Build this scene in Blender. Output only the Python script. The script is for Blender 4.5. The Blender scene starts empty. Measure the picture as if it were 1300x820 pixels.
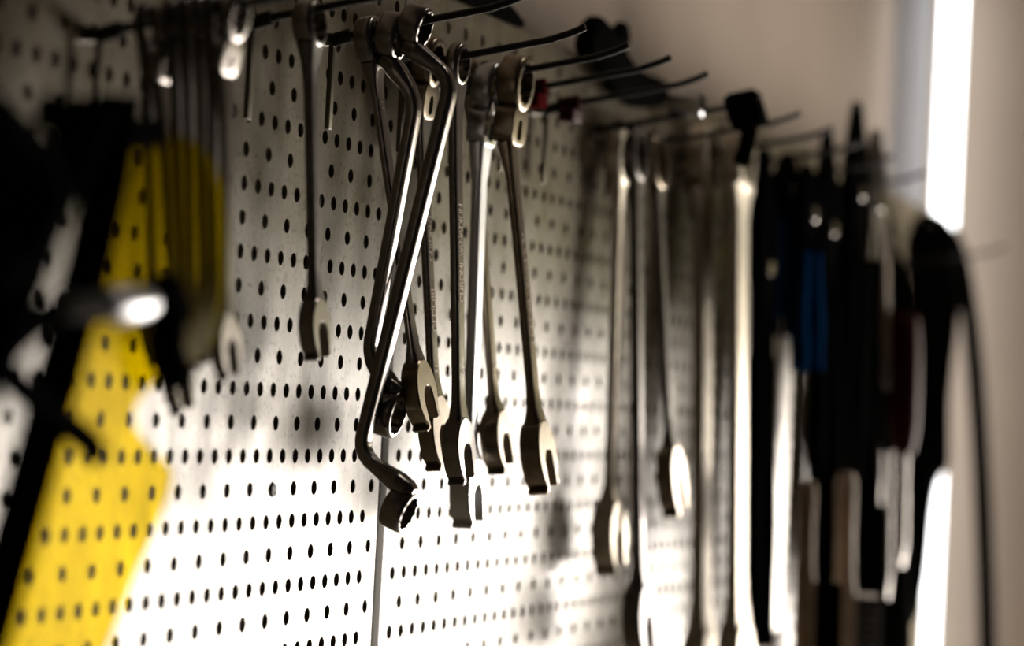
import bpy, bmesh, math, random
from mathutils import Vector, Matrix
random.seed(4)
SC = bpy.context.scene
COL = SC.collection
R = math.radians
PI = math.pi

# ------------------------------------------------------------------ camera
F = 3450.0                                   # focal length in pixels of the 1300 px wide frame
CAM = Vector((-1.41973807, -0.585725652, -0.000340096))
RB = Matrix(((0.31173807, -0.94874281, 0.05202357),      # camera right
             (0.05653686, -0.03613375, -0.99774643),     # camera down
             (0.94848456, 0.3139768, 0.04237468)))       # camera forward
cd = bpy.data.cameras.new('camera'); cam = bpy.data.objects.new('camera', cd); COL.objects.link(cam)
m3 = Matrix((RB[0], -RB[1], -RB[2])).transposed()
cam.matrix_world = Matrix.Translation(CAM) @ m3.to_4x4()
cd.sensor_fit = 'HORIZONTAL'; cd.sensor_width = 36.0; cd.lens = F / 1300 * 36.0
cd.shift_y = -45.0 / 1300
cd.clip_start = 0.05; cd.clip_end = 60
cd.dof.use_dof = True; cd.dof.focus_distance = 1.56
cd.dof.aperture_fstop = 4.2; cd.dof.aperture_blades = 0
SC.camera = cam

def ray(px, py):
    d = Vector(((px - 650) / F, (py - 365) / F, 1.0))
    return RB.transposed() @ d
def at_y(px, py, y):                         # where a sight line meets the plane Y = y
    d = ray(px, py); return CAM + d * ((y - CAM.y) / d.y)
def at_x(px, py, x):                         # where a sight line meets the plane X = x
    d = ray(px, py); return CAM + d * ((x - CAM.x) / d.x)

# ------------------------------------------------------------------ object helpers
def tag(o, label=None, cat=None, group=None, kind=None):
    if label: o['label'] = label
    if cat: o['category'] = cat
    if group: o['group'] = group
    if kind: o['kind'] = kind
    return o
def empty(name, loc=(0, 0, 0), label=None, cat=None, group=None, mat=None):
    o = bpy.data.objects.new(name, None); COL.objects.link(o)
    o.empty_display_size = 0.02
    if mat is not None: o.matrix_world = mat
    else: o.location = loc
    return tag(o, label, cat, group)
def link(name, bm, mat, parent=None, sharp=38):
    bmesh.ops.recalc_face_normals(bm, faces=bm.faces)
    me = bpy.data.meshes.new(name); bm.to_mesh(me); bm.free()
    for p in me.polygons: p.use_smooth = True
    me.set_sharp_from_angle(angle=R(sharp))
    me.materials.append(mat)
    o = bpy.data.objects.new(name, me); COL.objects.link(o)
    if parent is not None: o.parent = parent
    return o
def new(): return bmesh.new()
def box(bm, lo, hi, bev=0.0):
    lo = Vector(lo); hi = Vector(hi)
    r = bmesh.ops.create_cube(bm, size=1.0, matrix=Matrix.Translation((lo + hi) / 2) @ Matrix.Diagonal((*(hi - lo), 1.0)))
    if bev > 0:
        vs = set(r['verts']); es = [e for e in bm.edges if e.verts[0] in vs and e.verts[1] in vs]
        bmesh.ops.bevel(bm, geom=es, offset=bev, segments=2, affect='EDGES', profile=0.7)
def loft(bm, rings, cap=True, closed=False):
    vs = [[bm.verts.new(p) for p in r] for r in rings]
    n = len(vs[0]); k = len(vs)
    for i in range(k if closed else k - 1):
        a = vs[i]; b = vs[(i + 1) % k]
        for j in range(n):
            bm.faces.new((a[j], a[(j + 1) % n], b[(j + 1) % n], b[j]))
    if cap and not closed:
        bm.faces.new(vs[0]); bm.faces.new(vs[-1])
def catmull(pts, n=6):
    pts = [Vector(p) for p in pts]; out = []
    for i in range(len(pts) - 1):
        p0 = pts[max(i - 1, 0)]; p1 = pts[i]; p2 = pts[i + 1]; p3 = pts[min(i + 2, len(pts) - 1)]
        for k in range(n):
            t = k / n
            out.append(0.5 * ((2 * p1) + (p2 - p0) * t + (2 * p0 - 5 * p1 + 4 * p2 - p3) * t * t + (3 * p1 - p0 - 3 * p2 + p3) * t ** 3))
    out.append(pts[-1]); return out
def sweep(bm, pts, rad, up=Vector((1, 0, 0)), seg=12, power=1.0, taper=True):
    """rad: (half width along up, half thickness) or a list of them, one per point"""
    pts = [Vector(p) for p in pts]; rings = []
    for i, p in enumerate(pts):
        d = (pts[min(i + 1, len(pts) - 1)] - pts[max(i - 1, 0)]).normalized()
        u = (up - d * up.dot(d)).normalized(); v = d.cross(u)
        a, b = rad[i] if isinstance(rad, list) else rad
        ring = []
        for k in range(seg):
            t = 2 * PI * (k + 0.5) / seg; c, s = math.cos(t), math.sin(t)
            c = math.copysign(abs(c) ** power, c); s = math.copysign(abs(s) ** power, s)
            ring.append(p + u * (a * c) + v * (b * s))
        rings.append(ring)
    loft(bm, rings)
def tube(bm, pts, r, seg=10): sweep(bm, pts, (r, r), seg=seg, up=Vector((0.93, 0.1, 0.35)))
def poly_extrude(bm, outline, t, bev=0.0007, off=(0, 0, 0), inner=None, M=None):
    """outline: 2D (x, z) points; thickness t along Y, edges rounded by bev; inner: same number of points for a hole"""
    n = len(outline); off = Vector(off)
    def shrink(pl, b):
        out = []
        ar = sum(pl[i][0] * pl[(i + 1) % n][1] - pl[(i + 1) % n][0] * pl[i][1] for i in range(n))
        sg = 1 if ar > 0 else -1
        for i in range(n):
            p0 = Vector(pl[i - 1]); p1 = Vector(pl[i]); p2 = Vector(pl[(i + 1) % n])
            a = (p1 - p0); b2 = (p2 - p1)
            na = Vector((-a.y, a.x)).normalized() * sg; nb = Vector((-b2.y, b2.x)).normalized() * sg
            m = (na + nb); m = m.normalized() if m.length > 1e-6 else na
            out.append(p1 + m * b / max(0.5, m.dot(na)))
        return out
    def P(pl, y):
        r = [Vector((p[0], y, p[1])) + off for p in pl]
        return [M @ v for v in r] if M is not None else r
    steps = 1 if bev < 0.0009 else 4
    half = [(bev * (1 - math.sin(PI / 2 * k / steps)), t / 2 - bev * (1 - math.cos(PI / 2 * k / steps))) for k in range(steps + 1)]
    half[-1] = (0.0, t / 2 - bev)
    rings = [P(shrink(outline, b_) if b_ > 1e-7 else outline, -y_) for b_, y_ in half] + [P(shrink(outline, b_) if b_ > 1e-7 else outline, y_) for b_, y_ in reversed(half)]
    if inner is None: loft(bm, rings)
    else: loft(bm, rings + [P(inner, t / 2), P(inner, -t / 2)], closed=True)
def circ(r, n=48, cx=0, cz=0, a0=0): return [(cx + r * math.cos(a0 + 2 * PI * i / n), cz + r * math.sin(a0 + 2 * PI * i / n)) for i in range(n)]
def twelve(r, n=48, cx=0, cz=0):             # twelve point socket outline
    return [(cx + r * (1 + 0.055 * math.cos(12 * 2 * PI * i / n)) * math.cos(2 * PI * i / n),
             cz + r * (1 + 0.055 * math.cos(12 * 2 * PI * i / n)) * math.sin(2 * PI * i / n)) for i in range(n)]
def superell(a, b, n=32, cx=0, cz=0, e=0.5):
    o = []
    for i in range(n):
        t = 2 * PI * i / n; c, s = math.cos(t), math.sin(t)
        o.append((cx + a * math.copysign(abs(c) ** e, c), cz + b * math.copysign(abs(s) ** e, s)))
    return o

# ------------------------------------------------------------------ materials
def mat(name, col, rough=0.5, metal=0.0, spec=0.5, noise=None, bump=None):
    m = bpy.data.materials.new(name); m.use_nodes = True
    nt = m.node_tree; b = nt.nodes['Principled BSDF']
    b.inputs['Base Color'].default_value = (*col, 1); b.inputs['Roughness'].default_value = rough
    b.inputs['Metallic'].default_value = metal; b.inputs['Specular IOR Level'].default_value = spec
    if noise:
        sc, c2, lo, hi = noise
        tc = nt.nodes.new('ShaderNodeTexCoord'); nz = nt.nodes.new('ShaderNodeTexNoise')
        nz.inputs['Scale'].default_value = sc; nz.inputs['Detail'].default_value = 6
        cr = nt.nodes.new('ShaderNodeValToRGB'); cr.color_ramp.elements[0].position = lo; cr.color_ramp.elements[1].position = hi
        cr.color_ramp.elements[0].color = (*col, 1); cr.color_ramp.elements[1].color = (*c2, 1)
        nt.links.new(tc.outputs['Object'], nz.inputs['Vector']); nt.links.new(nz.outputs['Fac'], cr.inputs['Fac'])
        nt.links.new(cr.outputs['Color'], b.inputs['Base Color'])
        if bump:
            bp = nt.nodes.new('ShaderNodeBump'); bp.inputs['Strength'].default_value = bump; bp.inputs['Distance'].default_value = 0.0006
            nt.links.new(nz.outputs['Fac'], bp.inputs['Height']); nt.links.new(bp.outputs['Normal'], b.inputs['Normal'])
    return m
def emis(name, col, s):
    m = bpy.data.materials.new(name); m.use_nodes = True; nt = m.node_tree
    nt.nodes.remove(nt.nodes['Principled BSDF']); e = nt.nodes.new('ShaderNodeEmission')
    e.inputs[0].default_value = (*col, 1); e.inputs[1].default_value = s
    nt.links.new(e.outputs[0], nt.nodes['Material Output'].inputs[0]); return m

STEEL = mat('satin_chrome_steel', (0.25, 0.23, 0.215), 0.25, 1.0, noise=(220, (0.19, 0.17, 0.15), 0.45, 0.75))
CHROME = mat('bright_chrome', (0.45, 0.46, 0.48), 0.20, 1.0)
DARKSTEEL = mat('dark_forged_steel', (0.15, 0.138, 0.13), 0.34, 1.0, noise=(160, (0.10, 0.088, 0.08), 0.4, 0.7))
BRASSY = mat('worn_yellowish_steel', (0.26, 0.215, 0.155), 0.28, 1.0, noise=(180, (0.19, 0.15, 0.105), 0.4, 0.75))
STAMP = mat('stamped_lettering', (0.16, 0.12, 0.09), 0.45, 1.0)
BLACKMETAL = mat('black_coated_wire', (0.009, 0.008, 0.007), 0.45, 0.0, 0.3)
ZINC = mat('zinc_bar', (0.14, 0.13, 0.10), 0.3, 1.0)
BLACKPL = mat('black_plastic', (0.006, 0.006, 0.006), 0.95, 0, 0.0)
BLACKRUB = mat('black_rubber', (0.006, 0.006, 0.006), 0.95, 0, 0.0)
WEB = mat('black_webbing', (0.004, 0.004, 0.004), 0.95, 0, 0.0, noise=(500, (0.009, 0.009, 0.009), 0.4, 0.6))
BLUE = mat('blue_vinyl_grip', (0.003, 0.028, 0.085), 0.8, 0, 0.0)
REDP = mat('dark_red_plastic', (0.08, 0.009, 0.010), 0.7, 0, 0.0)
REDD = mat('deep_red_vinyl', (0.045, 0.006, 0.007), 0.6, 0, 0.1)
COOL = mat('cool_bright_steel', (0.62, 0.63, 0.65), 0.36, 1.0)
PALE = mat('pale_worn_steel', (0.60, 0.55, 0.46), 0.42, 1.0, noise=(120, (0.48, 0.43, 0.34), 0.4, 0.75))
PALEWOOD = mat('pale_wood', (0.66, 0.52, 0.38), 0.6, noise=(40, (0.52, 0.39, 0.27), 0.35, 0.7))
WOOD = mat('pale_worn_wood', (0.50, 0.36, 0.24), 0.6, noise=(40, (0.36, 0.24, 0.15), 0.35, 0.7))
GREYPL = mat('light_grey_plastic', (0.45, 0.45, 0.47), 0.5)
WALL = mat('beige_plaster', (0.40, 0.325, 0.26), 0.85, 0, 0.2, noise=(3, (0.35, 0.285, 0.23), 0.35, 0.7))
FLOORM = mat('grey_concrete', (0.16, 0.15, 0.14), 0.7, noise=(5, (0.11, 0.10, 0.095), 0.35, 0.7))
ALU = mat('grey_aluminium', (0.50, 0.50, 0.52), 0.4, 1.0)
WHITEFR = mat('white_window_paint', (0.75, 0.75, 0.74), 0.4)
TUBE = emis('fluorescent_tube', (1.0, 1.0, 1.0), 6.0)

def board_material():
    m = bpy.data.materials.new('painted_perforated_steel'); m.use_nodes = True; nt = m.node_tree; N = nt.nodes; L = nt.links
    b = N['Principled BSDF']; tc = N.new('ShaderNodeTexCoord')
    def noise(sc, det, lo, hi, rough=0.6, vec=None):
        n = N.new('ShaderNodeTexNoise'); n.inputs['Scale'].default_value = sc; n.inputs['Detail'].default_value = det; n.inputs['Roughness'].default_value = rough
        L.new(vec or tc.outputs['Object'], n.inputs['Vector'])
        mr = N.new('ShaderNodeMapRange'); mr.inputs['From Min'].default_value = lo; mr.inputs['From Max'].default_value = hi
        L.new(n.outputs['Fac'], mr.inputs['Value']); return mr.outputs['Result']
    def mix(fac, a, c):
        x = N.new('ShaderNodeMix'); x.data_type = 'RGBA'
        L.new(fac, x.inputs['Factor'])
        if isinstance(a, tuple): x.inputs['A'].default_value = (*a, 1)
        else: L.new(a, x.inputs['A'])
        x.inputs['B'].default_value = (*c, 1)
        return x.outputs['Result']
    c = mix(noise(6, 4, 0.42, 0.66), (0.19, 0.168, 0.112), (0.15, 0.130, 0.068))
    # rubbed grime drawn out up and down, and fine specks
    mp = N.new('ShaderNodeMapping'); mp.inputs['Scale'].default_value = (40, 40, 9); L.new(tc.outputs['Object'], mp.inputs['Vector'])
    grime = noise(1, 8, 0.40, 0.72, 0.72, mp.outputs['Vector'])
    c = mix(grime, c, (0.13, 0.10, 0.068))
    speck = noise(300, 5, 0.53, 0.66)
    c = mix(speck, c, (0.12, 0.085, 0.06))
    L.new(c, b.inputs['Base Color'])
    rr = noise(30, 5, 0.3, 0.8)
    mr = N.new('ShaderNodeMapRange'); mr.inputs['To Min'].default_value = 0.25; mr.inputs['To Max'].default_value = 0.38
    L.new(rr, mr.inputs['Value']); L.new(mr.outputs['Result'], b.inputs['Roughness'])
    mxm = N.new('ShaderNodeMath'); mxm.operation = 'MAXIMUM'; L.new(grime, mxm.inputs[0]); L.new(speck, mxm.inputs[1])
    sp = N.new('ShaderNodeMapRange'); sp.inputs['To Min'].default_value = 0.80; sp.inputs['To Max'].default_value = 0.16
    L.new(mxm.outputs[0], sp.inputs['Value']); bl = noise(5, 5, 0.30, 0.62, 0.6)
    br = N.new('ShaderNodeMapRange'); br.inputs['To Min'].default_value = 0.62; br.inputs['To Max'].default_value = 1.0; L.new(bl, br.inputs['Value'])
    mu = N.new('ShaderNodeMath'); mu.operation = 'MULTIPLY'; L.new(sp.outputs['Result'], mu.inputs[0]); L.new(br.outputs['Result'], mu.inputs[1])
    L.new(mu.outputs[0], b.inputs['Specular IOR Level']); b.inputs['Specular Tint'].default_value = (1.0, 0.93, 0.83, 1)
    return m
BOARD = board_material()

def visor_material():
    m = bpy.data.materials.new('clear_yellow_polycarbonate'); m.use_nodes = True; nt = m.node_tree; N = nt.nodes
    N.remove(N['Principled BSDF'])
    tr = N.new('ShaderNodeBsdfTransparent'); tr.inputs[0].default_value = (0.93, 0.79, 0.012, 1)
    tl = N.new('ShaderNodeBsdfTranslucent'); tl.inputs[0].default_value = (0.80, 0.72, 0.01, 1)
    df = N.new('ShaderNodeBsdfGlossy'); df.inputs['Roughness'].default_value = 0.15
    m1 = N.new('ShaderNodeMixShader'); m1.inputs[0].default_value = 0.13
    m2 = N.new('ShaderNodeMixShader'); m2.inputs[0].default_value = 0.003
    nt.links.new(tr.outputs[0], m1.inputs[1]); nt.links.new(tl.outputs[0], m1.inputs[2])
    nt.links.new(m1.outputs[0], m2.inputs[1]); nt.links.new(df.outputs[0], m2.inputs[2])
    nt.links.new(m2.outputs[0], N['Material Output'].inputs[0])
    return m
VISOR = visor_material()

# ------------------------------------------------------------------ setting
WX = 2.0                                     # back wall
WY = 0.045                                   # side wall behind the pegboard
def structure(name, bm, m, parent=None):
    o = link(name, bm, m, parent)
    if parent is None: o['kind'] = 'structure'
    return o
bm = new(); box(bm, (-2.2, WY, -1.35), (WX, WY + 0.12, 1.6)); structure('wall_side', bm, WALL)
WIN = (-1.55, -0.185, -1.00, 0.30)           # window opening in the back wall: y0, y1, z0, z1
bm = new()
y0, y1, z0, z1 = WIN
box(bm, (WX, y1, -1.35), (WX + 0.14, WY + 0.12, 1.6)); box(bm, (WX, -3.0, -1.35), (WX + 0.14, y0, 1.6))
box(bm, (WX, y0, -1.35), (WX + 0.14, y1, z0)); box(bm, (WX, y0, z1), (WX + 0.14, y1, 1.6))
structure('wall_back', bm, WALL)
bm = new(); box(bm, (-2.2, -3.0, -1.45), (WX + 0.14, WY + 0.12, -1.35)); structure('floor', bm, FLOORM)
bm = new()
f = 0.04
for a, b in (((y0, z0), (y1, z0 + f)), ((y0, z1 - f), (y1, z1)), ((y0, z0), (y0 + f, z1)), ((y1 - f, z0), (y1, z1)), (((y0 + y1) / 2 - .02, z0), ((y0 + y1) / 2 + .02, z1))):
    box(bm, (WX + 0.05, a[0], a[1]), (WX + 0.09, b[0], b[1]))
win = structure('window_1', bm, WHITEFR)
bm = new(); box(bm, (WX - 0.03, y0 - 0.03, z0 - 0.03), (WX + 0.05, y1, z0)); link('window_sill', bm, WHITEFR, win)
# unseen yellow-green sheet added in the window to tint the light on the panels
def tint_sheet_material():
    m = bpy.data.materials.new('added_yellow_green_tint'); m.use_nodes = True; nt = m.node_tree
    nt.nodes.remove(nt.nodes['Principled BSDF']); t = nt.nodes.new('ShaderNodeBsdfTranslucent'); t.inputs[0].default_value = (0.17, 0.165, 0.02, 1)
    nt.links.new(t.outputs[0], nt.nodes['Material Output'].inputs[0]); return m
bm = new(); box(bm, (WX + 0.020, y0, 0.06), (WX + 0.021, y1, z1)); link('added_tint_sheet', bm, tint_sheet_material(), win)
bm = new(); box(bm, (WX + 0.014, y0, 0.045), (WX + 0.027, y1, 0.062), 0.003); link('added_sheet_bar', bm, WHITEFR, win)

# ------------------------------------------------------------------ perforated panels
S = 0.018                                    # hole pitch
def panel(name, length, dense0, sparse0, row_top, row_bot, ztop, zbot, mat4, label, thick=0.0014, hr=0.0041):
    """a folded sheet; odd rows carry holes every 30 mm, even rows every 18 mm"""
    bm = new(); NS = 4                        # segments per quarter
    def cell(x0, x1, za, zb, cx, cz):
        outer = []; q = NS * 4
        corners = [(x1, zb), (x0, zb), (x0, za), (x1, za)]
        ring = [bm.verts.new((cx + hr * math.cos(PI / 4 + 2 * PI * i / q), 0, cz + hr * math.sin(PI / 4 + 2 * PI * i / q))) for i in range(q)]
        cv = [bm.verts.new((c[0], 0, c[1])) for c in corners]
        for k in range(4):
            a = cv[k]; b = cv[(k + 1) % 4]
            seg = [ring[(k * NS + j) % q] for j in range(NS + 1)]
            mid = NS // 2
            for j in range(NS):
                if j < mid: bm.faces.new((a, seg[j + 1], seg[j]))
                else: bm.faces.new((b, seg[j + 1], seg[j]))
            bm.faces.new((a, b, seg[mid]))
        deep = [bm.verts.new((v.co.x, thick, v.co.z)) for v in ring]
        for i in range(q): bm.faces.new((ring[i], ring[(i + 1) % q], deep[(i + 1) % q], deep[i]))
    def plain(x0, x1, za, zb):
        if x1 - x0 < 1e-5 or zb - za < 1e-5: return
        bm.faces.new([bm.verts.new(p) for p in ((x0, 0, za), (x1, 0, za), (x1, 0, zb), (x0, 0, zb))])
    for row in range(row_top, row_bot + 1):
        za = -row * S - S / 2; zb = za + S
        zb = min(zb, ztop); za = max(za, zbot)
        p, o = (S, dense0) if row % 2 == 0 else (S * 5 / 3, sparse0)
        while o - p > 0.008: o -= p
        x = 0.0; xs = []
        while o < length - 0.008: xs.append(o); o += p
        for i, cx in enumerate(xs):
            a = 0.0 if i == 0 else (xs[i - 1] + cx) / 2
            b = length if i == len(xs) - 1 else (cx + xs[i + 1]) / 2
            cell(a, b, za, zb, cx, -row * S)
    plain(0, length, -row_top * S + S / 2, ztop); plain(0, length, zbot, -row_bot * S - S / 2)
    # folded edges towards the wall
    d = 0.013
    for (xa, za, xb, zb) in ((0, zbot, 0, ztop), (length, ztop, length, zbot), (0, ztop, length, ztop), (length, zbot, 0, zbot)):
        bm.faces.new([bm.verts.new(p) for p in ((xa, 0, za), (xa, d, za), (xb, d, zb), (xb, 0, zb))])
    bmesh.ops.remove_doubles(bm, verts=bm.verts, dist=1e-6)
    o = link(name, bm, BOARD, None, 30)
    for p in o.data.polygons: p.use_smooth = False
    o.matrix_world = mat4
    tag(o, label, 'pegboard', 'perforated wall panels')
    return o
# panel one is square to the wall; its hole columns: x = k * S for even rows
P1X0 = -0.80
d0 = (-P1X0) % S
s0 = ((2.3281 * S) - P1X0) % (S * 5 / 3)
panel('perforated_panel', 0.1145 - P1X0, d0, s0, -15, 18, 0.285, -0.345, Matrix.Translation((P1X0, 0, 0)), 'white perforated steel panel behind the yellow face shield, left of the seam')
TH = 0.0419; P2X = 0.128; P2L = 1.02
M2 = Matrix.Translation((P2X, 0, 0)) @ Matrix.Rotation(-TH, 4, 'Z')
panel('perforated_panel', P2L, 0.8809 * S, 1.60 * S, -13, 18, 0.252, -0.345, M2, 'white perforated steel panel right of the seam, behind the combination wrenches')
P3 = M2 @ Vector((P2L + 0.012, 0, 0))
M3 = Matrix.Translation(P3)
panel('perforated_panel', 1.86 - P3.x, 0.02, 0.03, -13, 18, 0.252, -0.345, M3, 'farthest white perforated steel panel, behind the dark hanging tools')
def board_y(x):
    if x < P2X: return 0.0
    if x < P3.x: return -(x - P2X) * math.tan(TH)
    return P3.y
# two upright rails carry the panels off the wall
bm = new(); box(bm, (0.098, 0.018, -0.345), (0.146, WY, 0.285), 0.001); box(bm, (0.1156, -0.0004, -0.345), (0.1268, 0.019, 0.285), 0.0008)
RAILM = mat('grey_rail_paint', (0.20, 0.19, 0.165), 0.75, 0, 0.1)
tag(link('mounting_rail', bm, RAILM), 'grey upright rail showing in the seam between two perforated panels', 'rail')
bm = new(); box(bm, (P3.x - 0.03, P3.y + 0.015, -0.345), (P3.x + 0.03, WY, 0.24), 0.001)
tag(link('mounting_rail', bm, ALU), 'upright rail behind the far panel joint, hidden by dark tools', 'rail')
bm = new(); c = at_y(346, 622, 0.0)
sweep(bm, [Vector((c.x, -0.0012, c.z)), Vector((c.x, 0.0, c.z)), Vector((c.x, 0.004, c.z))], [(0.0034, 0.0034), (0.0039, 0.0039), (0.0039, 0.0039)], seg=16)
tag(link('hole_plug', bm, mat('grey_filler', (0.42, 0.41, 0.40), 0.7, noise=(300, (0.08, 0.07, 0.06), 0.5, 0.56))), 'small grey plug filling one hole low on the left panel', 'plug')

# ------------------------------------------------------------------ hooks
HL = 0.1192
def hook_x(tip):                              # plane in which a hook of the common length stands, from where its tip shows
    x = 0.1
    for _ in range(30): x = at_y(tip[0], tip[1], board_y(x) - HL).x
    return x
HX = {'L1': -0.2951, 'L2': -0.1246, 'H1': -0.0135}
for n, t in dict(H2=(742, 42), H3=(797, 65), H4=(850, 88), H5=(897, 108), H6=(965, 143), H7=(1015, 165)).items(): HX[n] = hook_x(t)
HX['H8'] = HX['H7'] + 0.1; HX['H9'] = HX['H7'] + 0.2; HX['H10'] = HX['H7'] + 0.32; HX['H11'] = HX['H7'] + 0.46; HX['H12'] = 1.565
HZ = dict(L1=0.159, L2=0.190, H1=0.197, H2=0.196, H3=0.1975, H4=0.2015, H5=0.202, H6=0.204, H7=0.205, H8=0.205, H9=0.205, H10=0.205, H11=0.205, H12=0.172)
HLAB = dict(L1='black wire hook holding the bunch of wrenches above the yellow face shield',
            L2='black wire hook crossing the top edge with one lone wrench on it',
            H1='black wire hook through the three offset wrenches',
            H2='black wire hook with a turned up tip, through the front combination wrench ring',
            H3='black wire hook through the wrench with the bright ring face',
            H4='bare black wire hook just over the nearer red clip',
            H5='bare black wire hook with its tip over the bright chrome socket',
            H6='blurred wire hook ending in a black rubber cap',
            H7='blurred wire hook right of the black rubber cap',
            H8='blurred wire hook carrying the two long bright wrenches', H9='blurred wire hook of the blue handled pliers',
            H10='blurred wire hook of the black handled pliers', H11='blurred wire hook over the red handled screwdriver', H12='farthest wire hook, faint tip beside the lower end of the bright tube')
def rod_z(n, y):                              # height of the rod's centre at distance y from the wall plane
    return HZ[n] + 0.19 * (board_y(HX[n]) - y)
ROD = 0.0022
hook_cache = {}
def hook(n):
    x = HX[n]; yb = board_y(x)
    e = empty('wire_hook', (x, yb, HZ[n]), HLAB[n], 'hook', 'wire hooks on the perforated panels')
    if not hook_cache:
        bm = new()
        L = HL
        pts = [(0, 0.006, 0), (0, 0, 0), (0, -0.02, 0.0038), (0, -L + 0.026, 0.19 * (L - 0.026)), (0, -L + 0.019, 0.19 * (L - 0.019) + 0.0003), (0, -L + 0.008, 0.19 * L + 0.0002), (0, -L, 0.19 * L + 0.0036)]
        sm = catmull(pts, 5); rr = [(ROD, ROD)] * len(sm); rr[-1] = (ROD * .75, ROD * .75)
        sweep(bm, sm, rr, seg=12)
        sweep(bm, [(0, -L + 0.002, 0.19 * L + 0.0029), (0, -L - 0.0005, 0.19 * L + 0.0038)], [(ROD * 1.15,) * 2, (ROD * 1.0,) * 2], seg=12)
        hook_cache['rod'] = link('rod', bm, BLACKMETAL, e)
        bm = new(); box(bm, (-0.0023, -0.0085, -0.050), (0.0023, -0.0055, 0.004), 0.0005)
        box(bm, (-0.0035, -0.0075, -0.003), (0.0035, 0.004, 0.004), 0.0006)
        hook_cache['back_bar'] = link('back_bar', bm, ZINC, e)
        bm = new(); tube(bm, [(0, -0.006, 0.0), (0, -0.013, 0.002), (0, -0.018, 0.0034)], 0.0040, 12)
        hook_cache['collar'] = link('collar', bm, BLACKMETAL, e)
    else:
        for k, o in hook_cache.items():
            c = o.copy(); COL.objects.link(c); c.parent = e
    return e
for n in HX: hook(n)

# ------------------------------------------------------------------ wrenches
def frame(P0, P1):
    """matrix whose -Z runs from P0 to P1 and whose X stays as near to world X as it can"""
    z = (P0 - P1).normalized(); x = Vector((1, 0, 0)); x = (x - z * x.dot(z)).normalized(); y = z.cross(x)
    m = Matrix((x, y, z)).transposed().to_4x4(); m.translation = P0; return m
def text_mesh(name, body, size, M, parent, material=None, depth=0.00018, squeeze=1.0):
    cu = bpy.data.curves.new(name, 'FONT'); cu.body = body; cu.size = size; cu.extrude = depth; cu.align_x = 'CENTER'; cu.align_y = 'CENTER'
    t = bpy.data.objects.new(name, cu); COL.objects.link(t)
    bpy.context.view_layer.update()
    me = bpy.data.meshes.new_from_object(t.evaluated_get(bpy.context.evaluated_depsgraph_get()))
    bpy.data.objects.remove(t); me.transform(M @ Matrix.Diagonal((squeeze, 1, 1, 1))); me.materials.append(material or STAMP)
    o = bpy.data.objects.new(name, me); COL.objects.link(o); o.parent = parent; return o
UP = Matrix.Rotation(R(90), 4, 'X') @ Matrix.Rotation(R(90), 4, 'Z')     # lettering that reads upward on a front face
def open_outline(rad, slot, tilt=15, long=1.0):
    o = []
    for i in range(29):
        a = R(-48 + 276 * i / 28); o.append((rad * 0.96 * math.cos(a), rad * long * math.sin(a)))
    tz = -rad * 1.12
    o.append((-rad * 0.80, tz + rad * 0.10)); o.append((-rad * 0.70, tz)); o.append((-slot / 2 - 0.0006, tz))
    o.append((-slot / 2, tz + 0.0008)); top = -rad * 0.14
    for i in range(9):
        a = PI - PI * i / 8; o.append((slot / 2 * math.cos(a), top + slot * 0.45 * math.sin(a)))
    o.append((slot / 2, tz + 0.0008)); o.append((slot / 2 + 0.0006, tz)); o.append((rad * 0.70, tz)); o.append((rad * 0.80, tz + rad * 0.10))
    c, s = math.cos(R(tilt)), math.sin(R(tilt))
    return [(x * c - z * s, x * s + z * c) for x, z in o]
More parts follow.
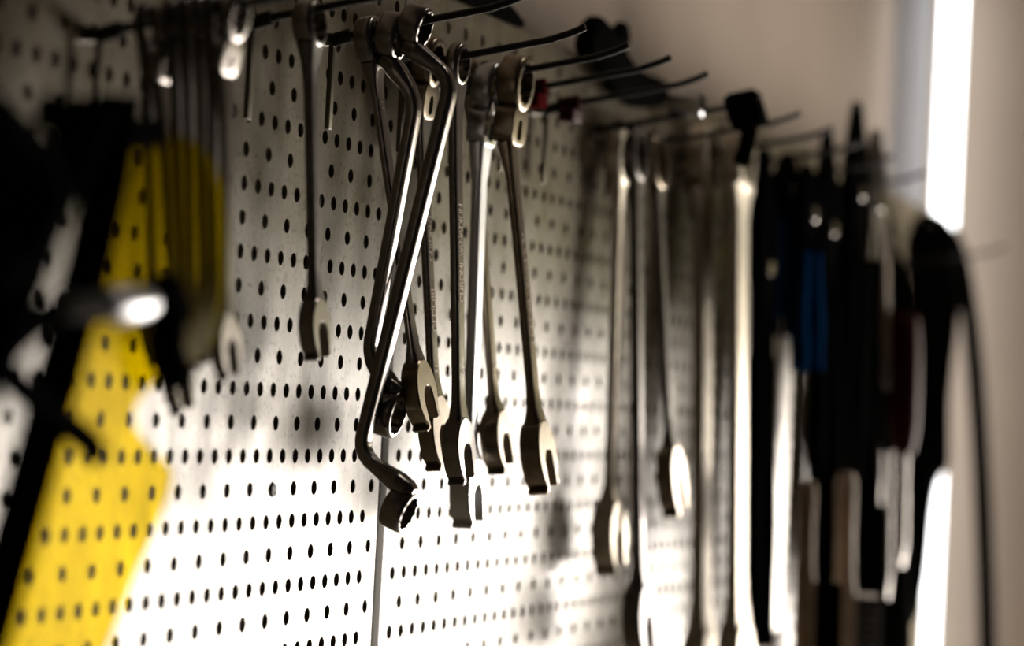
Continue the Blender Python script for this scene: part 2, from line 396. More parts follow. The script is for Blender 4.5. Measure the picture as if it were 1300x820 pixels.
def combo(P0, P1, label, ro=0.0135, rt=0.0095, w=0.013, t=0.0048, jr=0.0155, jt=0.0085, slot=0.0125, plate=False, tilt=15, rtilt=0, ring_off=0.0, face=None, jface=None, body=STEEL, texts=(), group='combination wrenches hanging on the hooks', long=1.22, w2=None, yaw=0):
    L = (P1 - P0).length; jt *= 1.18; slot *= 1.12
    m = frame(P0, P1)
    if yaw: m = m @ Matrix.Rotation(R(yaw), 4, 'Z')
    e = empty('combination_wrench', label=label, cat='wrench', group=group, mat=m)
    bm = new()
    RM = Matrix.Translation((0, ring_off, 0)) @ Matrix.Rotation(R(rtilt), 4, 'X')
    poly_extrude(bm, circ(ro), rt, 0.0030, inner=twelve(ro * (0.70 if plate else 0.74)), M=RM)
    link('ring_end', bm, face or body, e)
    z0 = -ro * 0.78
    if plate:
        bm = new(); hz = ro * 0.72; cz = -ro * 1.45
        poly_extrude(bm, superell(ro * 0.80, hz, 32, 0, cz, 0.6), rt * 0.9, 0.001, inner=superell(w * 0.28, hz * 0.50, 32, 0, cz - hz * 0.22, 0.7), M=RM)
        link('slotted_neck', bm, face or body, e); z0 = cz - hz * 0.85
    w2 = w2 or w * 0.92
    zs = [z0, z0 - 0.012, z0 - 0.024, z0 - 0.05, -L * 0.5, -L + jr * 2.4, -L + jr * 1.7, -L + jr * 1.15, -L + jr * 0.7]
    ws = [w * 0.9, w * 0.60, w * 0.5, w * 0.5, w2 * 0.5, w2 * 0.5, w2 * 0.56, w2 * 0.72, jr * 0.72]
    ts = [rt * 0.45, t * 0.62, t * 0.52, t * 0.5, t * 0.5, t * 0.5, t * 0.55, jt * 0.42, jt * 0.42]
    if plate: ws[0] = w * 0.75; ts[0] = rt * 0.38; ts[1] = t * 0.7
    yb = ring_off - z0 * math.sin(R(rtilt)); ys = [yb, yb * 0.7, yb * 0.3, 0, 0, 0, 0, 0, 0]
    bm = new(); sweep(bm, [Vector((0, y, z)) for y, z in zip(ys, zs)], list(zip(ws, ts)), seg=20, power=0.42)
    link('shaft', bm, body, e)
    bm = new(); poly_extrude(bm, open_outline(jr, slot, tilt, long), jt, 0.00085, (0, 0, -L))
    link('open_end', bm, jface or face or body, e)
    for body_t, frac, size, sq in texts:
        text_mesh('stamped_lettering', body_t, size, Matrix.Translation((0, -t * 0.5 - 0.00004, -L * frac)) @ UP, e, squeeze=sq)
    return e

def hang(n, ring_px, end_px, label, dx=0.0, swing=0.0, **k):
    """place a wrench in the plane of hook n, ring centre and jaw centre where they show"""
    x = HX[n] + dx
    P0 = at_x(ring_px[0], ring_px[1], x); P1 = at_x(end_px[0], end_px[1], x + swing)
    return combo(P0, P1, label, **k)

def offset_ring(n, pts_px, label, ro, rt, rad, tilt, dx=0.0, lean=0.0, group='offset ring wrenches on the centre hook'):
    """pts_px: ring centre, neck and bend points, ring centre, in the plane of the hook"""
    x = HX[n] + dx
    P = [at_x(a, b, x + lean * (b - pts_px[0][1]) / 600) for a, b in pts_px]
    e = empty('offset_ring_wrench', P[0], label, 'wrench', group)
    Q = [p - P[0] for p in P]
    for k, c in ((0, Q[0]), (1, Q[-1])):
        M = Matrix.Translation(c) @ Matrix.Rotation(R(tilt[k]), 4, 'X')
        bm = new(); poly_extrude(bm, circ(ro), rt, 0.0022, inner=twelve(ro * 0.79), M=M)
        link('ring_end', bm, STEEL, e)
    # start and end the shaft just inside the ring walls
    R0 = Matrix.Rotation(R(tilt[0]), 3, 'X'); R1 = Matrix.Rotation(R(tilt[1]), 3, 'X')
    a = Q[0] + R0 @ Vector((0, rt * 0.42, -ro * 1.0)); a1 = Q[0] + R0 @ Vector((0, -rt * 0.25, -ro * 1.04))
    b = Q[-1] + R1 @ Vector((0, -rt * 0.42, ro * 1.0)); b1 = Q[-1] + R1 @ Vector((0, rt * 0.25, ro * 1.04))
    Q = [a, a1] + Q[2:-2] + [b1, b]
    core = [a]
    for i in range(1, len(Q) - 1):             # round every bend
        p = Q[i]; d0 = (Q[i - 1] - p); d1 = (Q[i + 1] - p); r = min(0.012 if 1 < i < len(Q) - 2 else 0.004, d0.length * 0.45, d1.length * 0.45)
        s0 = p + d0.normalized() * r; s1 = p + d1.normalized() * r
        for t in (0, .2, .4, .6, .8, 1): core.append(s0 * (1 - t) ** 2 + p * 2 * t * (1 - t) + s1 * t * t)
    core.append(b)
    def fat(i):
        d = min((core[i] - core[0]).length, (core[i] - core[-1]).length); return max(0.0, 1 - abs(d - 0.012) / 0.016)
    fine = []
    for i in range(len(core) - 1):
        for k in range(4): fine.append(core[i].lerp(core[i + 1], k / 4))
    core = fine + [core[-1]]
    rr = [(rad[0] * (1 + 0.5 * fat(i)), rad[1] * (1 + 0.45 * fat(i))) for i in range(len(core))]
    for i, k_ in ((0, 0.45), (1, 0.62), (2, 0.78), (3, 0.9)):
        rr[i] = (rr[i][0] * (0.5 + k_ / 2), rr[i][1] * k_); rr[-1 - i] = (rr[-1 - i][0] * (0.5 + k_ / 2), rr[-1 - i][1] * k_)
    bm = new(); sweep(bm, core, rr, seg=20, power=0.55); link('shaft', bm, STEEL, e)
    return e

# centre hook: two offset ring wrenches and one combination wrench nearest the board
hang('H1', (470, 53), (533, 500), 'combination wrench nearest the panel on the centre hook, its jaw yellowish', dx=0.0, swing=0.034, ro=0.0148, rt=0.0110, w=0.0115, t=0.0042, jr=0.0165, jt=0.0085, slot=0.0125, jface=BRASSY, body=STEEL, texts=(('12', 0.18, 0.006, 1.0),))
offset_ring('H1', [(498, 46), (503, 84), (529, 124), (468, 452), (480, 482), (494, 524)], 'middle offset ring wrench of the centre hook, lower ring behind the longer one', 0.0138, 0.0120, (0.0056, 0.0036), (12, 12), lean=0.020)
offset_ring('H1', [(527, 33), (541, 64), (575, 100), (456, 576), (488, 612), (506, 646)], 'long offset ring wrench slanting in front of the others, ring end lowest left', 0.0122, 0.0130, (0.0058, 0.0039), (17, 21), lean=-0.005)
# front combination hook
GE = 'GEDORE'
hang('H2', (531, 80), (553, 548), 'slotted neck wrench half hidden behind the slanting offset wrench', dx=0.0, swing=0.012, ro=0.0158, rt=0.0130, w=0.0125, t=0.0048, jr=0.0185, jt=0.0085, slot=0.013, plate=True, rtilt=11, ring_off=-0.006, body=STEEL, face=BRASSY, texts=((GE, 0.667, 0.0095, 0.75), ('GERMANY', 0.474, 0.0090, 0.68), ('21', 0.83, 0.008, 0.8)))
hang('H2', (577, 82), (583, 572), 'front combination wrench hanging straight, stamped lettering up its shaft', dx=0.0, ro=0.0135, rt=0.0085, w=0.0140, t=0.0054, jr=0.0165, jt=0.0088, slot=0.012, rtilt=8, ring_off=-0.002, texts=(('CHROME VANADIUM', 0.49, 0.0102, 0.60), ('21', 0.79, 0.006, 0.9)))
# third hook
hang('H3', (596, 100), (631, 560), 'combination wrench with yellowish jaw between the bright one and the rightmost sharp one', dx=0.008, swing=0.022, ro=0.0135, rt=0.008, w=0.0125, t=0.0046, jr=0.0165, jt=0.0105, slot=0.014, body=BRASSY, texts=(('12', 0.80, 0.009, 1.0),))
hang('H3', (613, 112), (594, 625), 'longest sharp combination wrench with blue-white shine and lowest white jaw', dx=0.0, ro=0.0170, rt=0.0140, w=0.0150, t=0.0066, jr=0.0180, jt=0.0115, slot=0.0145, plate=True, rtilt=7, ring_off=-0.004, body=COOL, face=CHROME, jface=COOL, tilt=12)
hang('H3', (641, 108), (684, 580), 'combination wrench with bright slotted ring head, rightmost of the sharp ones', dx=0.0, ro=0.0180, rt=0.0150, w=0.0155, t=0.0056, jr=0.0185, jt=0.0110, slot=0.0135, plate=True, rtilt=13, ring_off=-0.007, body=BRASSY, face=BRASSY, texts=(('CHROME VANADIUM', 0.55, 0.0085, 0.85),))
# lone wrench on the left
hang('L2', (393, 31), (400, 418), 'lone combination wrench hanging clear, left of the centre bunch', ro=0.0128, rt=0.0115, w=0.0105, t=0.0048, jr=0.0135, jt=0.0075, slot=0.0105, body=DARKSTEEL, face=STEEL, tilt=10)
# bunch on the left hook
LB = [(188, 34, 198, 420, 'leftmost wrench of the blurred bunch above the face shield', DARKSTEEL),
      (205, 33, 226, 484, 'second wrench of the blurred bunch, its jaw showing below the yellow visor', STEEL),
      (222, 31, 236, 436, 'third wrench of the blurred bunch above the face shield', DARKSTEEL),
      (239, 28, 247, 425, 'fourth wrench of the blurred bunch, middle one', DARKSTEEL),
      (255, 26, 262, 418, 'fifth wrench of the blurred bunch above the face shield', STEEL),
      (271, 24, 274, 402, 'sixth wrench of the blurred bunch, last but one', DARKSTEEL),
      (289, 23, 287, 440, 'rightmost wrench of the blurred bunch with the brightest ring', STEEL)]
for a, b, c, d, lab, ma in LB:
    hang('L1', (a, b), (c, d), lab, ro=0.0125, rt=0.0055, w=0.0105, t=0.0034, jr=0.0125, jt=0.005, slot=0.0095, body=ma, group='bunch of wrenches on the left hook', plate=a in (205, 289), rtilt=13 if a in (205, 289) else 0, ring_off=-0.004 if a in (205, 289) else 0.0)
# blurred larger wrenches to the right
hang('H6', (787, 200), (774, 680), 'blurred wrench with open jaw above the lower edge, first right of the bare panel', ro=0.0215, rt=0.012, w=0.017, t=0.0065, jr=0.0225, jt=0.013, slot=0.017, body=PALE, group='large blurred wrenches')
hang('H6', (806, 196), (812, 790), 'blurred dark grey wrench beside the first blurred one, reaching below', dx=0.02, ro=0.021, rt=0.011, w=0.015, t=0.0075, jr=0.024, jt=0.012, slot=0.018, body=DARKSTEEL, group='large blurred wrenches')
hang('H7', (832, 205), (853, 610), 'blurred brownish wrench with small jaw left of the long bright pair', dx=-0.045, ro=0.022, rt=0.011, w=0.015, t=0.006, jr=0.022, jt=0.011, slot=0.015, body=DARKSTEEL, face=BRASSY, group='large blurred wrenches')
hang('H8', (893, 205), (890, 860), 'left one of the two long bright wrenches', ro=0.030, rt=0.018, w=0.038, t=0.010, jr=0.034, jt=0.015, slot=0.027, body=PALE, group='large blurred wrenches')
hang('H8', (938, 200), (935, 850), 'right one of the two long bright wrenches', ro=0.029, rt=0.016, w=0.038, t=0.010, jr=0.034, jt=0.015, slot=0.027, body=PALE, group='large blurred wrenches')

# ------------------------------------------------------------------ yellow face shield
def on(px, py, y): return at_y(px, py, y)
VY = -0.118
vis = empty('face_shield', on(150, 180, VY), 'clear yellow face shield visor with black headgear and chrome knob', 'face shield')
V0 = Vector(vis.location)
outl = [(8, 720), (46, 580), (84, 440), (116, 320), (136, 215), (146, 168), (160, 167), (205, 170), (245, 180), (268, 200), (280, 232), (286, 290), (286, 350), (280, 400), (268, 440), (246, 462), (212, 474), (178, 488), (157, 506), (149, 524), (155, 545), (180, 570), (205, 588), (214, 602), (206, 630), (186, 672), (160, 720), (110, 830), (90, 880), (-40, 880), (-28, 840)]
P = []
for i in range(len(outl)):                      # smooth the outline
    a = Vector(outl[i]); b = Vector(outl[(i + 1) % len(outl)]); P += [a, a.lerp(b, 1 / 3), a.lerp(b, 2 / 3)]
bm = new()
fr_ = []; bk = []
def bulge(x): return -0.012 * (1 - min(1.0, abs((x - V0.x + 0.12) / 0.20)) ** 2)
for p in P:
    w = on(p.x, p.y, VY); w.y = VY + bulge(w.x) + 0.0; fr_.append(bm.verts.new(w - V0)); bk.append(bm.verts.new(w - V0 + Vector((0, 0.002, 0))))
n = len(P)
for i in range(n): bm.faces.new((fr_[i], fr_[(i + 1) % n], bk[(i + 1) % n], bk[i]))
bmesh.ops.triangle_fill(bm, use_beauty=True, edges=[bm.edges.get((fr_[i], fr_[(i + 1) % n])) for i in range(n)])
bmesh.ops.triangle_fill(bm, use_beauty=True, edges=[bm.edges.get((bk[i], bk[(i + 1) % n])) for i in range(n)])
link('visor', bm, VISOR, vis)
def strap(name, pts, hw, ht, y, material, parent, seg=12, power=0.55):
    bm = new(); c = catmull([on(a, b, y) - V0 for a, b in pts], 5)
    sweep(bm, c, (hw, ht), up=Vector((0.25, -1, 0.1)), seg=seg, power=power); return link(name, bm, material, parent)
strap('side_strap', [(152, 122), (140, 200), (116, 320), (84, 440), (46, 580), (8, 720), (-14, 800), (-40, 880)], 0.0082, 0.0035, VY - 0.016, WEB, vis)
strap('crown_strap', [(118, 132), (82, 215), (46, 290), (16, 370), (-16, 450), (-45, 520)], 0.0095, 0.0035, VY - 0.017, WEB, vis)
strap('headband', [(104, 388), (66, 398), (28, 424), (8, 452), (14, 478), (50, 512), (86, 540), (114, 562), (122, 578)], 0.0035, 0.005, VY - 0.022, BLACKPL, vis)
strap('brow_pad', [(-40, 150), (10, 205), (24, 262), (-6, 330), (-40, 350)], 0.016, 0.008, VY - 0.014, WEB, vis)
strap('brow_guard', [(60, 140), (100, 162), (150, 172), (200, 168)], 0.005, 0.006, VY - 0.008, BLACKPL, vis)
strap('side_bracket', [(206, 356), (212, 400), (211, 440), (217, 466), (226, 478)], 0.0068, 0.006, VY - 0.012, BLACKPL, vis)
strap('tension_arm', [(188, 378), (206, 374), (222, 380), (230, 400)], 0.0045, 0.004, VY - 0.013, BLACKPL, vis)
a = on(88, 390, VY - 0.03) - V0; b = on(128, 388, VY - 0.03) - V0; c = on(190, 384, VY - 0.03) - V0
bm = new(); nk = 22; pts = [a.lerp(b, i / nk) for i in range(nk + 1)]
sweep(bm, pts, [(0.0048, 0.0048) if i % 2 else (0.0038, 0.0038) for i in range(nk + 1)], seg=14, up=Vector((0, 0, 1)))
link('threaded_screw', bm, mat('bright_zinc', (0.85, 0.86, 0.88), 0.42, 1.0), vis)
bm = new(); sweep(bm, catmull([b, b.lerp(c, .12), b.lerp(c, .4), b.lerp(c, .75), c], 4), [(0.003 + 0.0042 * math.sin(PI * min(1, .12 + .8 * i / 16)),) * 2 for i in range(17)], seg=16, up=Vector((0, 0, 1)))
link('clamp_knob', bm, mat('brushed_zinc', (0.42, 0.43, 0.45), 0.34, 1.0), vis)
# small yellow tag far left
bm = new(); q = [on(x_, y_, VY - 0.004) for x_, y_ in ((-14, 282), (14, 286), (26, 304), (12, 318), (-14, 316))]
o0 = q[0].copy(); poly_extrude(bm, [((p - o0).x, (p - o0).z) for p in q], 0.003, 0.0005)
o = link('ear_tab', bm, mat('yellow_tab', (0.55, 0.42, 0.03), 0.4), vis); o.location = o0 - V0

# ------------------------------------------------------------------ things on the hooks and on the top edge
def clip(n, y, w, h, label, REDP=REDP):
    x = HX[n]; z = rod_z(n, y)
    e = empty('clip', (x, y, z), label, 'clip', 'dark red clips on the hooks')
    bm = new(); sweep(bm, [(0, -w / 2, -w / 2 * -0.19), (0, w / 2, -w / 2 * 0.19)], (0.0055, 0.0055), seg=16, up=Vector((0, 0, 1))); link('sleeve', bm, REDP, e)
    bm = new(); poly_extrude(bm, superell(0.011, h / 2, 24, 0, -h / 2 - 0.003, 0.6), w * 0.8, 0.001); link('tab', bm, REDP, e)
clip('H4', board_y(HX['H4']) - 0.028, 0.016, 0.010, 'dark red plastic clip under a bare hook beside the bright ring head')
clip('H5', board_y(HX['H5']) - 0.024, 0.014, 0.010, 'second dark red clip, farther and darker, on the next bare hook', REDD)
x = HX['H6']; sy = at_x(872, 131, x).y; z = at_x(872, 131, x).z
e = empty('socket', (x, sy, z), 'small bright chrome socket on a blurred bare hook', 'socket')
bm = new(); L1_ = [(0.0075, -0.013), (0.0095, -0.012), (0.0095, 0.0), (0.0085, 0.002), (0.0085, 0.012), (0.0078, 0.013)]
loft(bm, [[(r_ * math.cos(2 * PI * i / 20), yy, r_ * math.sin(2 * PI * i / 20)) for i in range(20)] for r_, yy in L1_ + [(0.0055, 0.013), (0.0055, -0.013)]], closed=True)
link('socket_body', bm, CHROME, e)
p = at_x(946, 140, HX['H6']); e = empty('rubber_cap', p, 'black rubber cap on the end of a blurred hook', 'cap')
bm = new(); sweep(bm, [(0, -0.012, 0.003), (0, -0.009, 0.002), (0, 0.008, -0.002), (0, 0.011, -0.003)], [(0.012, 0.012), (0.014, 0.015), (0.014, 0.015), (0.012, 0.013)], seg=16, power=0.6, up=Vector((0, 0, 1))); link('cap_body', bm, BLACKRUB, e)
bm = new(); sweep(bm, [(0, -0.004, -0.012), (0, -0.002, -0.028), (0, 0.002, -0.040)], [(0.004, 0.006)] * 3, seg=10); link('pull_tab', bm, BLACKRUB, e)
# dark sheet bracket on the top edge of the second panel
def edge_pt(x, z): return Vector((x, board_y(x) - 0.002, z))
bx = [(0.195, 0.2525), (0.250, 0.2525), (0.300, 0.2528), (0.318, 0.2535), (0.322, 0.2575), (0.300, 0.263), (0.272, 0.268), (0.235, 0.273), (0.195, 0.277)]
bm = new(); o0 = edge_pt(0.25, 0.2525)
poly_extrude(bm, [(a - o0.x, b - o0.z) for a, b in bx], 0.004, 0.0006); o = link('edge_bracket', bm, WEB); o.location = o0
tag(o, 'black tapering bracket on the top edge of the panel, above the ring heads', 'bracket')
# clamp gripping the top edge
cx_ = 0.47; e = empty('spring_clamp', edge_pt(cx_, 0.252), 'black spring clamp gripping the top edge of the panel, behind the hook tips', 'clamp')
def cl(px, py): p = at_y(px, py, e.location.y - 0.012) - e.location; return Vector((p.x, -0.012, p.z))
bm = new(); sweep(bm, catmull([cl(742, 62), cl(752, 46), cl(768, 62), cl(786, 92), cl(806, 112), cl(838, 118)], 4), [(0.010 + 0.008 * math.sin(PI * i / 20), 0.007) for i in range(21)], up=Vector((0, 0, 1)), seg=14, power=0.7)
link('jaw', bm, BLACKRUB, e)
bm = new(); sweep(bm, catmull([cl(748, 60), cl(756, 38), cl(758, 28)], 4), [(0.010, 0.006)] * 7 + [(0.008, 0.005)] * 2, seg=12, power=0.7); link('handle', bm, BLACKPL, e)
bm = new(); sweep(bm, catmull([cl(770, 70), cl(784, 52), cl(792, 44)], 4), [(0.012, 0.006)] * 7 + [(0.009, 0.005)] * 2, seg=12, power=0.7); link('handle', bm, BLACKPL, e)

# ------------------------------------------------------------------ blurred tools at the far end
def pliers(x, top, bot, label, grip, gripfirst=False, wid=0.016, spread=0.016, group='blurred pliers at the far end', head=BLACKPL, turn=12):
    """hangs by its pivot gap; jaws up, handles down; gripfirst turns it over"""
    P0 = at_x(top[0], top[1], x); P1 = at_x(bot[0], bot[1], x); L = (P1 - P0).length
    e = empty('pliers', label=label, cat='pliers', group=group, mat=frame(P0, P1) @ Matrix.Rotation(R(turn), 4, 'Z'))
    J = 0.30 * L; s = -1
    def Z(f): return -L * (1 - f) if gripfirst else -L * f
    for sg in (1, -1):
        bm = new()
        sweep(bm, [(sg * 0.002, 0, Z(0.0)), (sg * 0.0045, 0, Z(0.06)), (sg * 0.010, 0, Z(0.16)), (sg * 0.011, 0, Z(0.22)), (sg * 0.006, 0, Z(0.29)), (sg * 0.009, 0, Z(0.36)), (sg * 0.013, 0, Z(0.45))],
              [(0.002, 0.004), (0.0042, 0.0055), (0.0075, 0.007), (0.0095, 0.0075), (0.008, 0.006), (0.005, 0.005), (0.0045, 0.0045)], seg=12, power=0.6)
        link('jaw', bm, head, e)
        bm = new(); g = catmull([(sg * 0.012, 0, Z(0.42)), (sg * spread, 0, Z(0.58)), (sg * (spread + 0.004), 0, Z(0.75)), (sg * (spread + 0.001), 0, Z(0.92)), (sg * (spread + 0.003), 0, Z(1.0))], 4)
        sweep(bm, g, [(0.0065 + 0.0022 * math.sin(PI * i / 16), 0.0075) for i in range(17)], seg=12, power=0.8); link('grip', bm, grip, e)
    bm = new(); sweep(bm, [(0, -0.009, Z(0.24)), (0, -0.0075, Z(0.24)), (0, 0.0075, Z(0.24)), (0, 0.009, Z(0.24))], [(0.005,) * 2, (0.0065,) * 2, (0.0065,) * 2, (0.005,) * 2], seg=14); link('pivot_bolt', bm, STEEL, e)
    return e
def brush(x, top, bot, label, wood, bristle, hw=0.011):
    P0 = at_x(top[0], top[1], x); P1 = at_x(bot[0], bot[1], x); L = (P1 - P0).length
    e = empty('brush', label=label, cat='brush', mat=frame(P0, P1) @ Matrix.Rotation(R(30), 4, 'Z'))
    bm = new(); sweep(bm, [(0, 0, 0), (0, 0, -L * 0.05), (0, 0, -L * 0.3), (0, 0, -L * 0.5), (0, 0, -L * 0.58), (0, 0, -L)], [(hw * .5, .006), (hw * .8, .008), (hw * .7, .007), (hw * .8, .007), (hw * 1.1, .008), (hw * 1.1, .008)], seg=14, power=0.7); link('handle', bm, wood, e)
    bm = new()
    for i in range(9):
        for j in (-1, 0, 1):
            z = -L * (0.61 + 0.042 * i); sweep(bm, [(j * hw * .55, -0.006, z), (j * hw * .62, -0.020, z - 0.002), (j * hw * .7, -0.030, z - 0.001)], [(0.0026, 0.0045), (0.0030, 0.005), (0.0022, 0.004)], seg=6)
    o = link('bristles', bm, bristle, e); o['kind'] = 'stuff'
    return e
def screwdriver(x, top, bot, label, grip, frac=0.42, r=0.014):
    P0 = at_x(top[0], top[1], x); P1 = at_x(bot[0], bot[1], x); L = (P1 - P0).length
    e = empty('screwdriver', label=label, cat='screwdriver', group='blurred screwdrivers at the far end', mat=frame(P0, P1))
    h = L * frac
    bm = new(); sweep(bm, catmull([(0, 0, 0), (0, 0, -h * .06), (0, 0, -h * .3), (0, 0, -h * .7), (0, 0, -h * .9), (0, 0, -h)], 3), [(r * (.55 + .45 * math.sin(PI * min(1.0, .1 + i / 17))),) * 2 for i in range(16)], seg=12, power=0.8); link('grip', bm, grip, e)
    bm = new(); sweep(bm, [(0, 0, -h * .98), (0, 0, -L * .9), (0, 0, -L * .95), (0, 0, -L)], [(r * .28,) * 2, (r * .28,) * 2, (r * .45, r * .15), (r * .4, r * .06)], seg=10); link('blade', bm, STEEL, e)
    return e

X9, X10, X11 = HX['H9'], HX['H10'], HX['H11']
pliers(X9 - 0.05, (962, 820), (970, 190), 'long black bolt cutter hanging right of the two long bright wrenches', BLACKPL, True, spread=0.010)
pliers(X9, (990, 400), (1000, 195), 'navy blue handled pliers hanging head down', BLUE, True, spread=0.013)
pliers(X9 + 0.012, (1024, 470), (1024, 210), 'brighter blue handled pliers right of the navy ones', BLUE, True, spread=0.013)
pliers(X10 - 0.02, (1046, 690), (1050, 165), 'tall black handled pliers with a grip sticking up beside the blue ones', BLACKRUB, True, wid=0.02, spread=0.014)
pliers(X10 + 0.03, (1076, 610), (1088, 130), 'black handled pliers reaching highest of the dark tools', BLACKRUB, True, spread=0.012)
pliers(X10 + 0.09, (1098, 560), (1112, 165), 'black handled pliers just left of the lamp housing', BLACKRUB, True, spread=0.010, head=DARKSTEEL)
screwdriver(X11 - 0.02, (1112, 250), (1118, 640), 'blurred screwdriver with tan handle among the black pliers', mat('tan_grip', (0.20, 0.14, 0.10), 0.5), 0.6, 0.011)
screwdriver(X11, (1150, 400), (1146, 720), 'blurred screwdriver with dark red handle below the lamp housing', REDD, 0.55, 0.014)
screwdriver(X11, (1132, 430), (1128, 760), 'blurred light grey handled file standing out at the lower edge', GREYPL, 0.2, 0.009)
brush(X10 - 0.08, (1024, 610), (1020, 830), 'worn brown brush hanging low under the blue pliers', WOOD, BLACKRUB)
brush(X11 - 0.16, (1074, 600), (1070, 860), 'pale wooden brush with dark bristles at the lower edge', PALEWOOD, DARKSTEEL, 0.016)

def added_strip(x, px):  # added toothed blade in place of a brightly lit strip of panel
    P0 = at_x(px[0], 396, x); P1 = at_x(px[1], 800, x); L = (P1 - P0).length
    e = empty('added_lit_strip', label='added bright toothed strip standing for a lit part of the panel, under the navy pliers', cat='added_strip', mat=frame(P0, P1) @ Matrix.Rotation(R(4), 4, 'Z'))
    o = [(-0.032, -0.002), (-0.030, -L)]; n = 26
    for i in range(n): z = -L + L * 0.97 * i / n; o += [(0.030 + 0.004 * i / n, z), (0.036 + 0.004 * i / n, z + L / n * 0.5)]
    o += [(0.030, -0.010), (0.020, 0.0)]
    bm = new(); poly_extrude(bm, o, 0.0014, 0.0003); link('blade', bm, mat('lit_strip_steel', (0.80, 0.77, 0.72), 0.36, 1.0), e)
    bm = new(); sweep(bm, catmull([(-0.012, 0, -0.02), (-0.016, 0, 0.02), (-0.004, 0, 0.055), (0.016, 0, 0.075), (0.03, 0, 0.07)], 5), (0.014, 0.010), seg=14, power=0.7, up=Vector((1, 0, 0.4))); link('handle', bm, BLACKPL, e)
added_strip(X9 + 0.10, (1000, 984))

# black tool apron folded over a peg in the corner
def apron():
    p0 = at_x(1180, 285, 1.58)
    e = empty('tool_apron', p0, 'black folded tool apron hanging in the corner in front of the tube lamp', 'apron')
    cols = [(1146, 300, 800), (1156, 288, 800), (1166, 282, 790), (1176, 280, 740), (1186, 283, 620), (1196, 290, 605), (1206, 296, 600), (1214, 302, 590)]
    bm = new(); g = []
    for i, (px, ya, yb) in enumerate(cols):
        colv = []
        for k in range(9):
            t = k / 8; xx = 1.58 + 0.014 * math.sin(i * 2.1 + k * 0.5) * (0.3 + t)
            q = at_x(px + (6 * math.sin(k * .8) - 7 * t * (i > 5)), ya + (yb - ya) * t, xx); colv.append(bm.verts.new(q - p0))
        g.append(colv)
    for i in range(len(g) - 1):
        for k in range(8): bm.faces.new((g[i][k], g[i + 1][k], g[i + 1][k + 1], g[i][k + 1]))
    o = link('cloth', bm, WEB, e, 180); md = o.modifiers.new('thickness', 'SOLIDIFY'); md.thickness = 0.012; md.offset = 0
    sd = o.modifiers.new('smooth', 'SUBSURF'); sd.levels = 1; sd.render_levels = 2
    bm = new(); sweep(bm, catmull([at_x(a, b, 1.575) - p0 for a, b in ((1158, 290), (1176, 276), (1194, 282), (1206, 296))], 4), (0.006, 0.006), seg=10); link('neck_loop', bm, WEB, e)
apron()
def leather_apron():
    xx0 = 1.14; p0 = at_x(1090, 250, xx0)
    e = empty('leather_apron', p0, 'long black leather apron hanging behind the far dark tools', 'apron')
    bm = new(); g = []
    tops = [(1034, 420), (1040, 310), (1048, 255), (1058, 232), (1072, 222), (1090, 216), (1106, 222), (1120, 240), (1132, 275), (1142, 310), (1150, 360)]
    for i, (px, ya) in enumerate(tops):
        colv = []
        for k in range(11):
            t = k / 10; xx = xx0 + 0.016 * math.sin(i * 1.7 + k * 0.35)
            q = at_x(px + (i - 5) * 1.6 * t, ya + (850 - ya) * t, xx); colv.append(bm.verts.new(q - p0))
        g.append(colv)
    for i in range(len(g) - 1):
        for k in range(10): bm.faces.new((g[i][k], g[i + 1][k], g[i + 1][k + 1], g[i][k + 1]))
    o = link('cloth', bm, WEB, e, 180); md = o.modifiers.new('thickness', 'SOLIDIFY'); md.thickness = 0.006; md.offset = 0
    sd = o.modifiers.new('smooth', 'SUBSURF'); sd.levels = 1; sd.render_levels = 2
    bm = new(); sweep(bm, catmull([at_x(a, b, xx0 - 0.012) - p0 for a, b in ((1058, 266), (1082, 226), (1106, 222), (1122, 262))], 4), (0.005, 0.005), seg=10); link('neck_loop', bm, WEB, e)
leather_apron()
p0 = at_x(1212, 300, 1.74)
e = empty('strap', p0, 'long black strap curving down the beige wall at the right', 'strap')
bm = new(); sweep(bm, catmull([at_x(a, b, 1.74) - p0 for a, b in ((1188, 292), (1206, 300), (1220, 335), (1232, 410), (1240, 500), (1246, 600), (1250, 700), (1253, 800), (1254, 900))], 5), (0.0105, 0.004), seg=12, power=0.6, up=Vector((0.2, -1, 0))); link('webbing', bm, WEB, e)

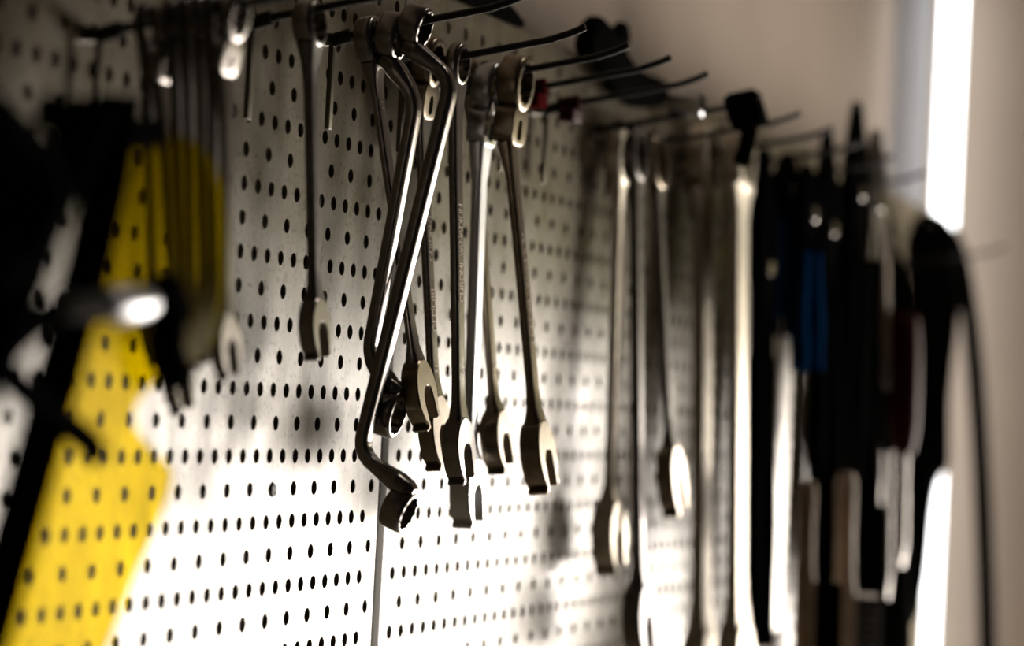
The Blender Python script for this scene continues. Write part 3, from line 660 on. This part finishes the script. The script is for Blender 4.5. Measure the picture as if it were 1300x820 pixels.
# tube lamp standing upright in the corner
lx = 1.93; a = at_x(1211, -140, lx); b = at_x(1182, 800, lx)
ly = (at_x(1205, 140, lx)).y; dv = (a - b).normalized(); a = Vector((lx, ly, 0.62)); b = Vector((lx, ly, -0.42))
lamp = empty('tube_lamp', b, 'bright white fluorescent tube upright in the corner', 'lamp')
bm = new(); tube(bm, [(0, 0, 0.03), (0, 0, 1.01)], 0.0140, 20); link('tube', bm, TUBE, lamp)
for z in (0.0, 1.01):
    bm = new(); tube(bm, [(0, 0, z), (0, 0, z + 0.03)], 0.0205, 20); link('end_cap', bm, ALU, lamp)
    bm = new(); box(bm, (0.018, -0.012, z - 0.005), (WX - lx, 0.012, z + 0.035), 0.002); link('bracket', bm, ALU, lamp)
# grey steel channel on the wall left of the tube
bm = new(); hx = 1.90; c = at_y(1157, 140, WY - 0.025)
box(bm, (c.x - 0.012, WY - 0.045, -0.42), (c.x + 0.012, WY, 0.65), 0.003)
tag(link('cable_channel', bm, mat('grey_channel_paint', (0.36, 0.36, 0.37), 0.45)), 'grey upright cable channel on the wall left of the bright tube', 'channel')

# ------------------------------------------------------------------ light
def area(name, loc, rot, sx, sy, power, col):
    l = bpy.data.lights.new(name, 'AREA'); l.shape = 'RECTANGLE'; l.size = sx; l.size_y = sy; l.energy = power; l.color = col
    o = bpy.data.objects.new(name, l); COL.objects.link(o); o.location = loc; o.rotation_euler = rot; return o
# daylight outside the back wall window
area('window_daylight', (WX + 0.30, (y0 + y1) / 2, (z0 + z1) / 2), (0, R(90), 0), z1 - z0, y1 - y0, 122, (1.0, 0.915, 0.83))
# workshop ceiling lamp, out over the aisle
area('ceiling_lamp', (1.15, -0.75, 1.7), (R(-18), 0, 0), 0.5, 0.08, 6, (1.0, 0.88, 0.76))
w = bpy.data.worlds.new('world'); SC.world = w; w.use_nodes = True
w.node_tree.nodes['Background'].inputs[0].default_value = (0.10, 0.085, 0.07, 1); w.node_tree.nodes['Background'].inputs[1].default_value = 0.12

SC.view_settings.view_transform = 'Standard'; SC.view_settings.look = 'None'
SC.view_settings.gamma = 1.0; SC.view_settings.use_curve_mapping = False; SC.view_settings.exposure = 0.0
SC.cycles.use_denoising = True
SC.cycles.max_bounces = 8; SC.cycles.transparent_max_bounces = 16; SC.cycles.caustics_reflective = False; SC.cycles.caustics_refractive = False
SC.cycles.sample_clamp_indirect = 6
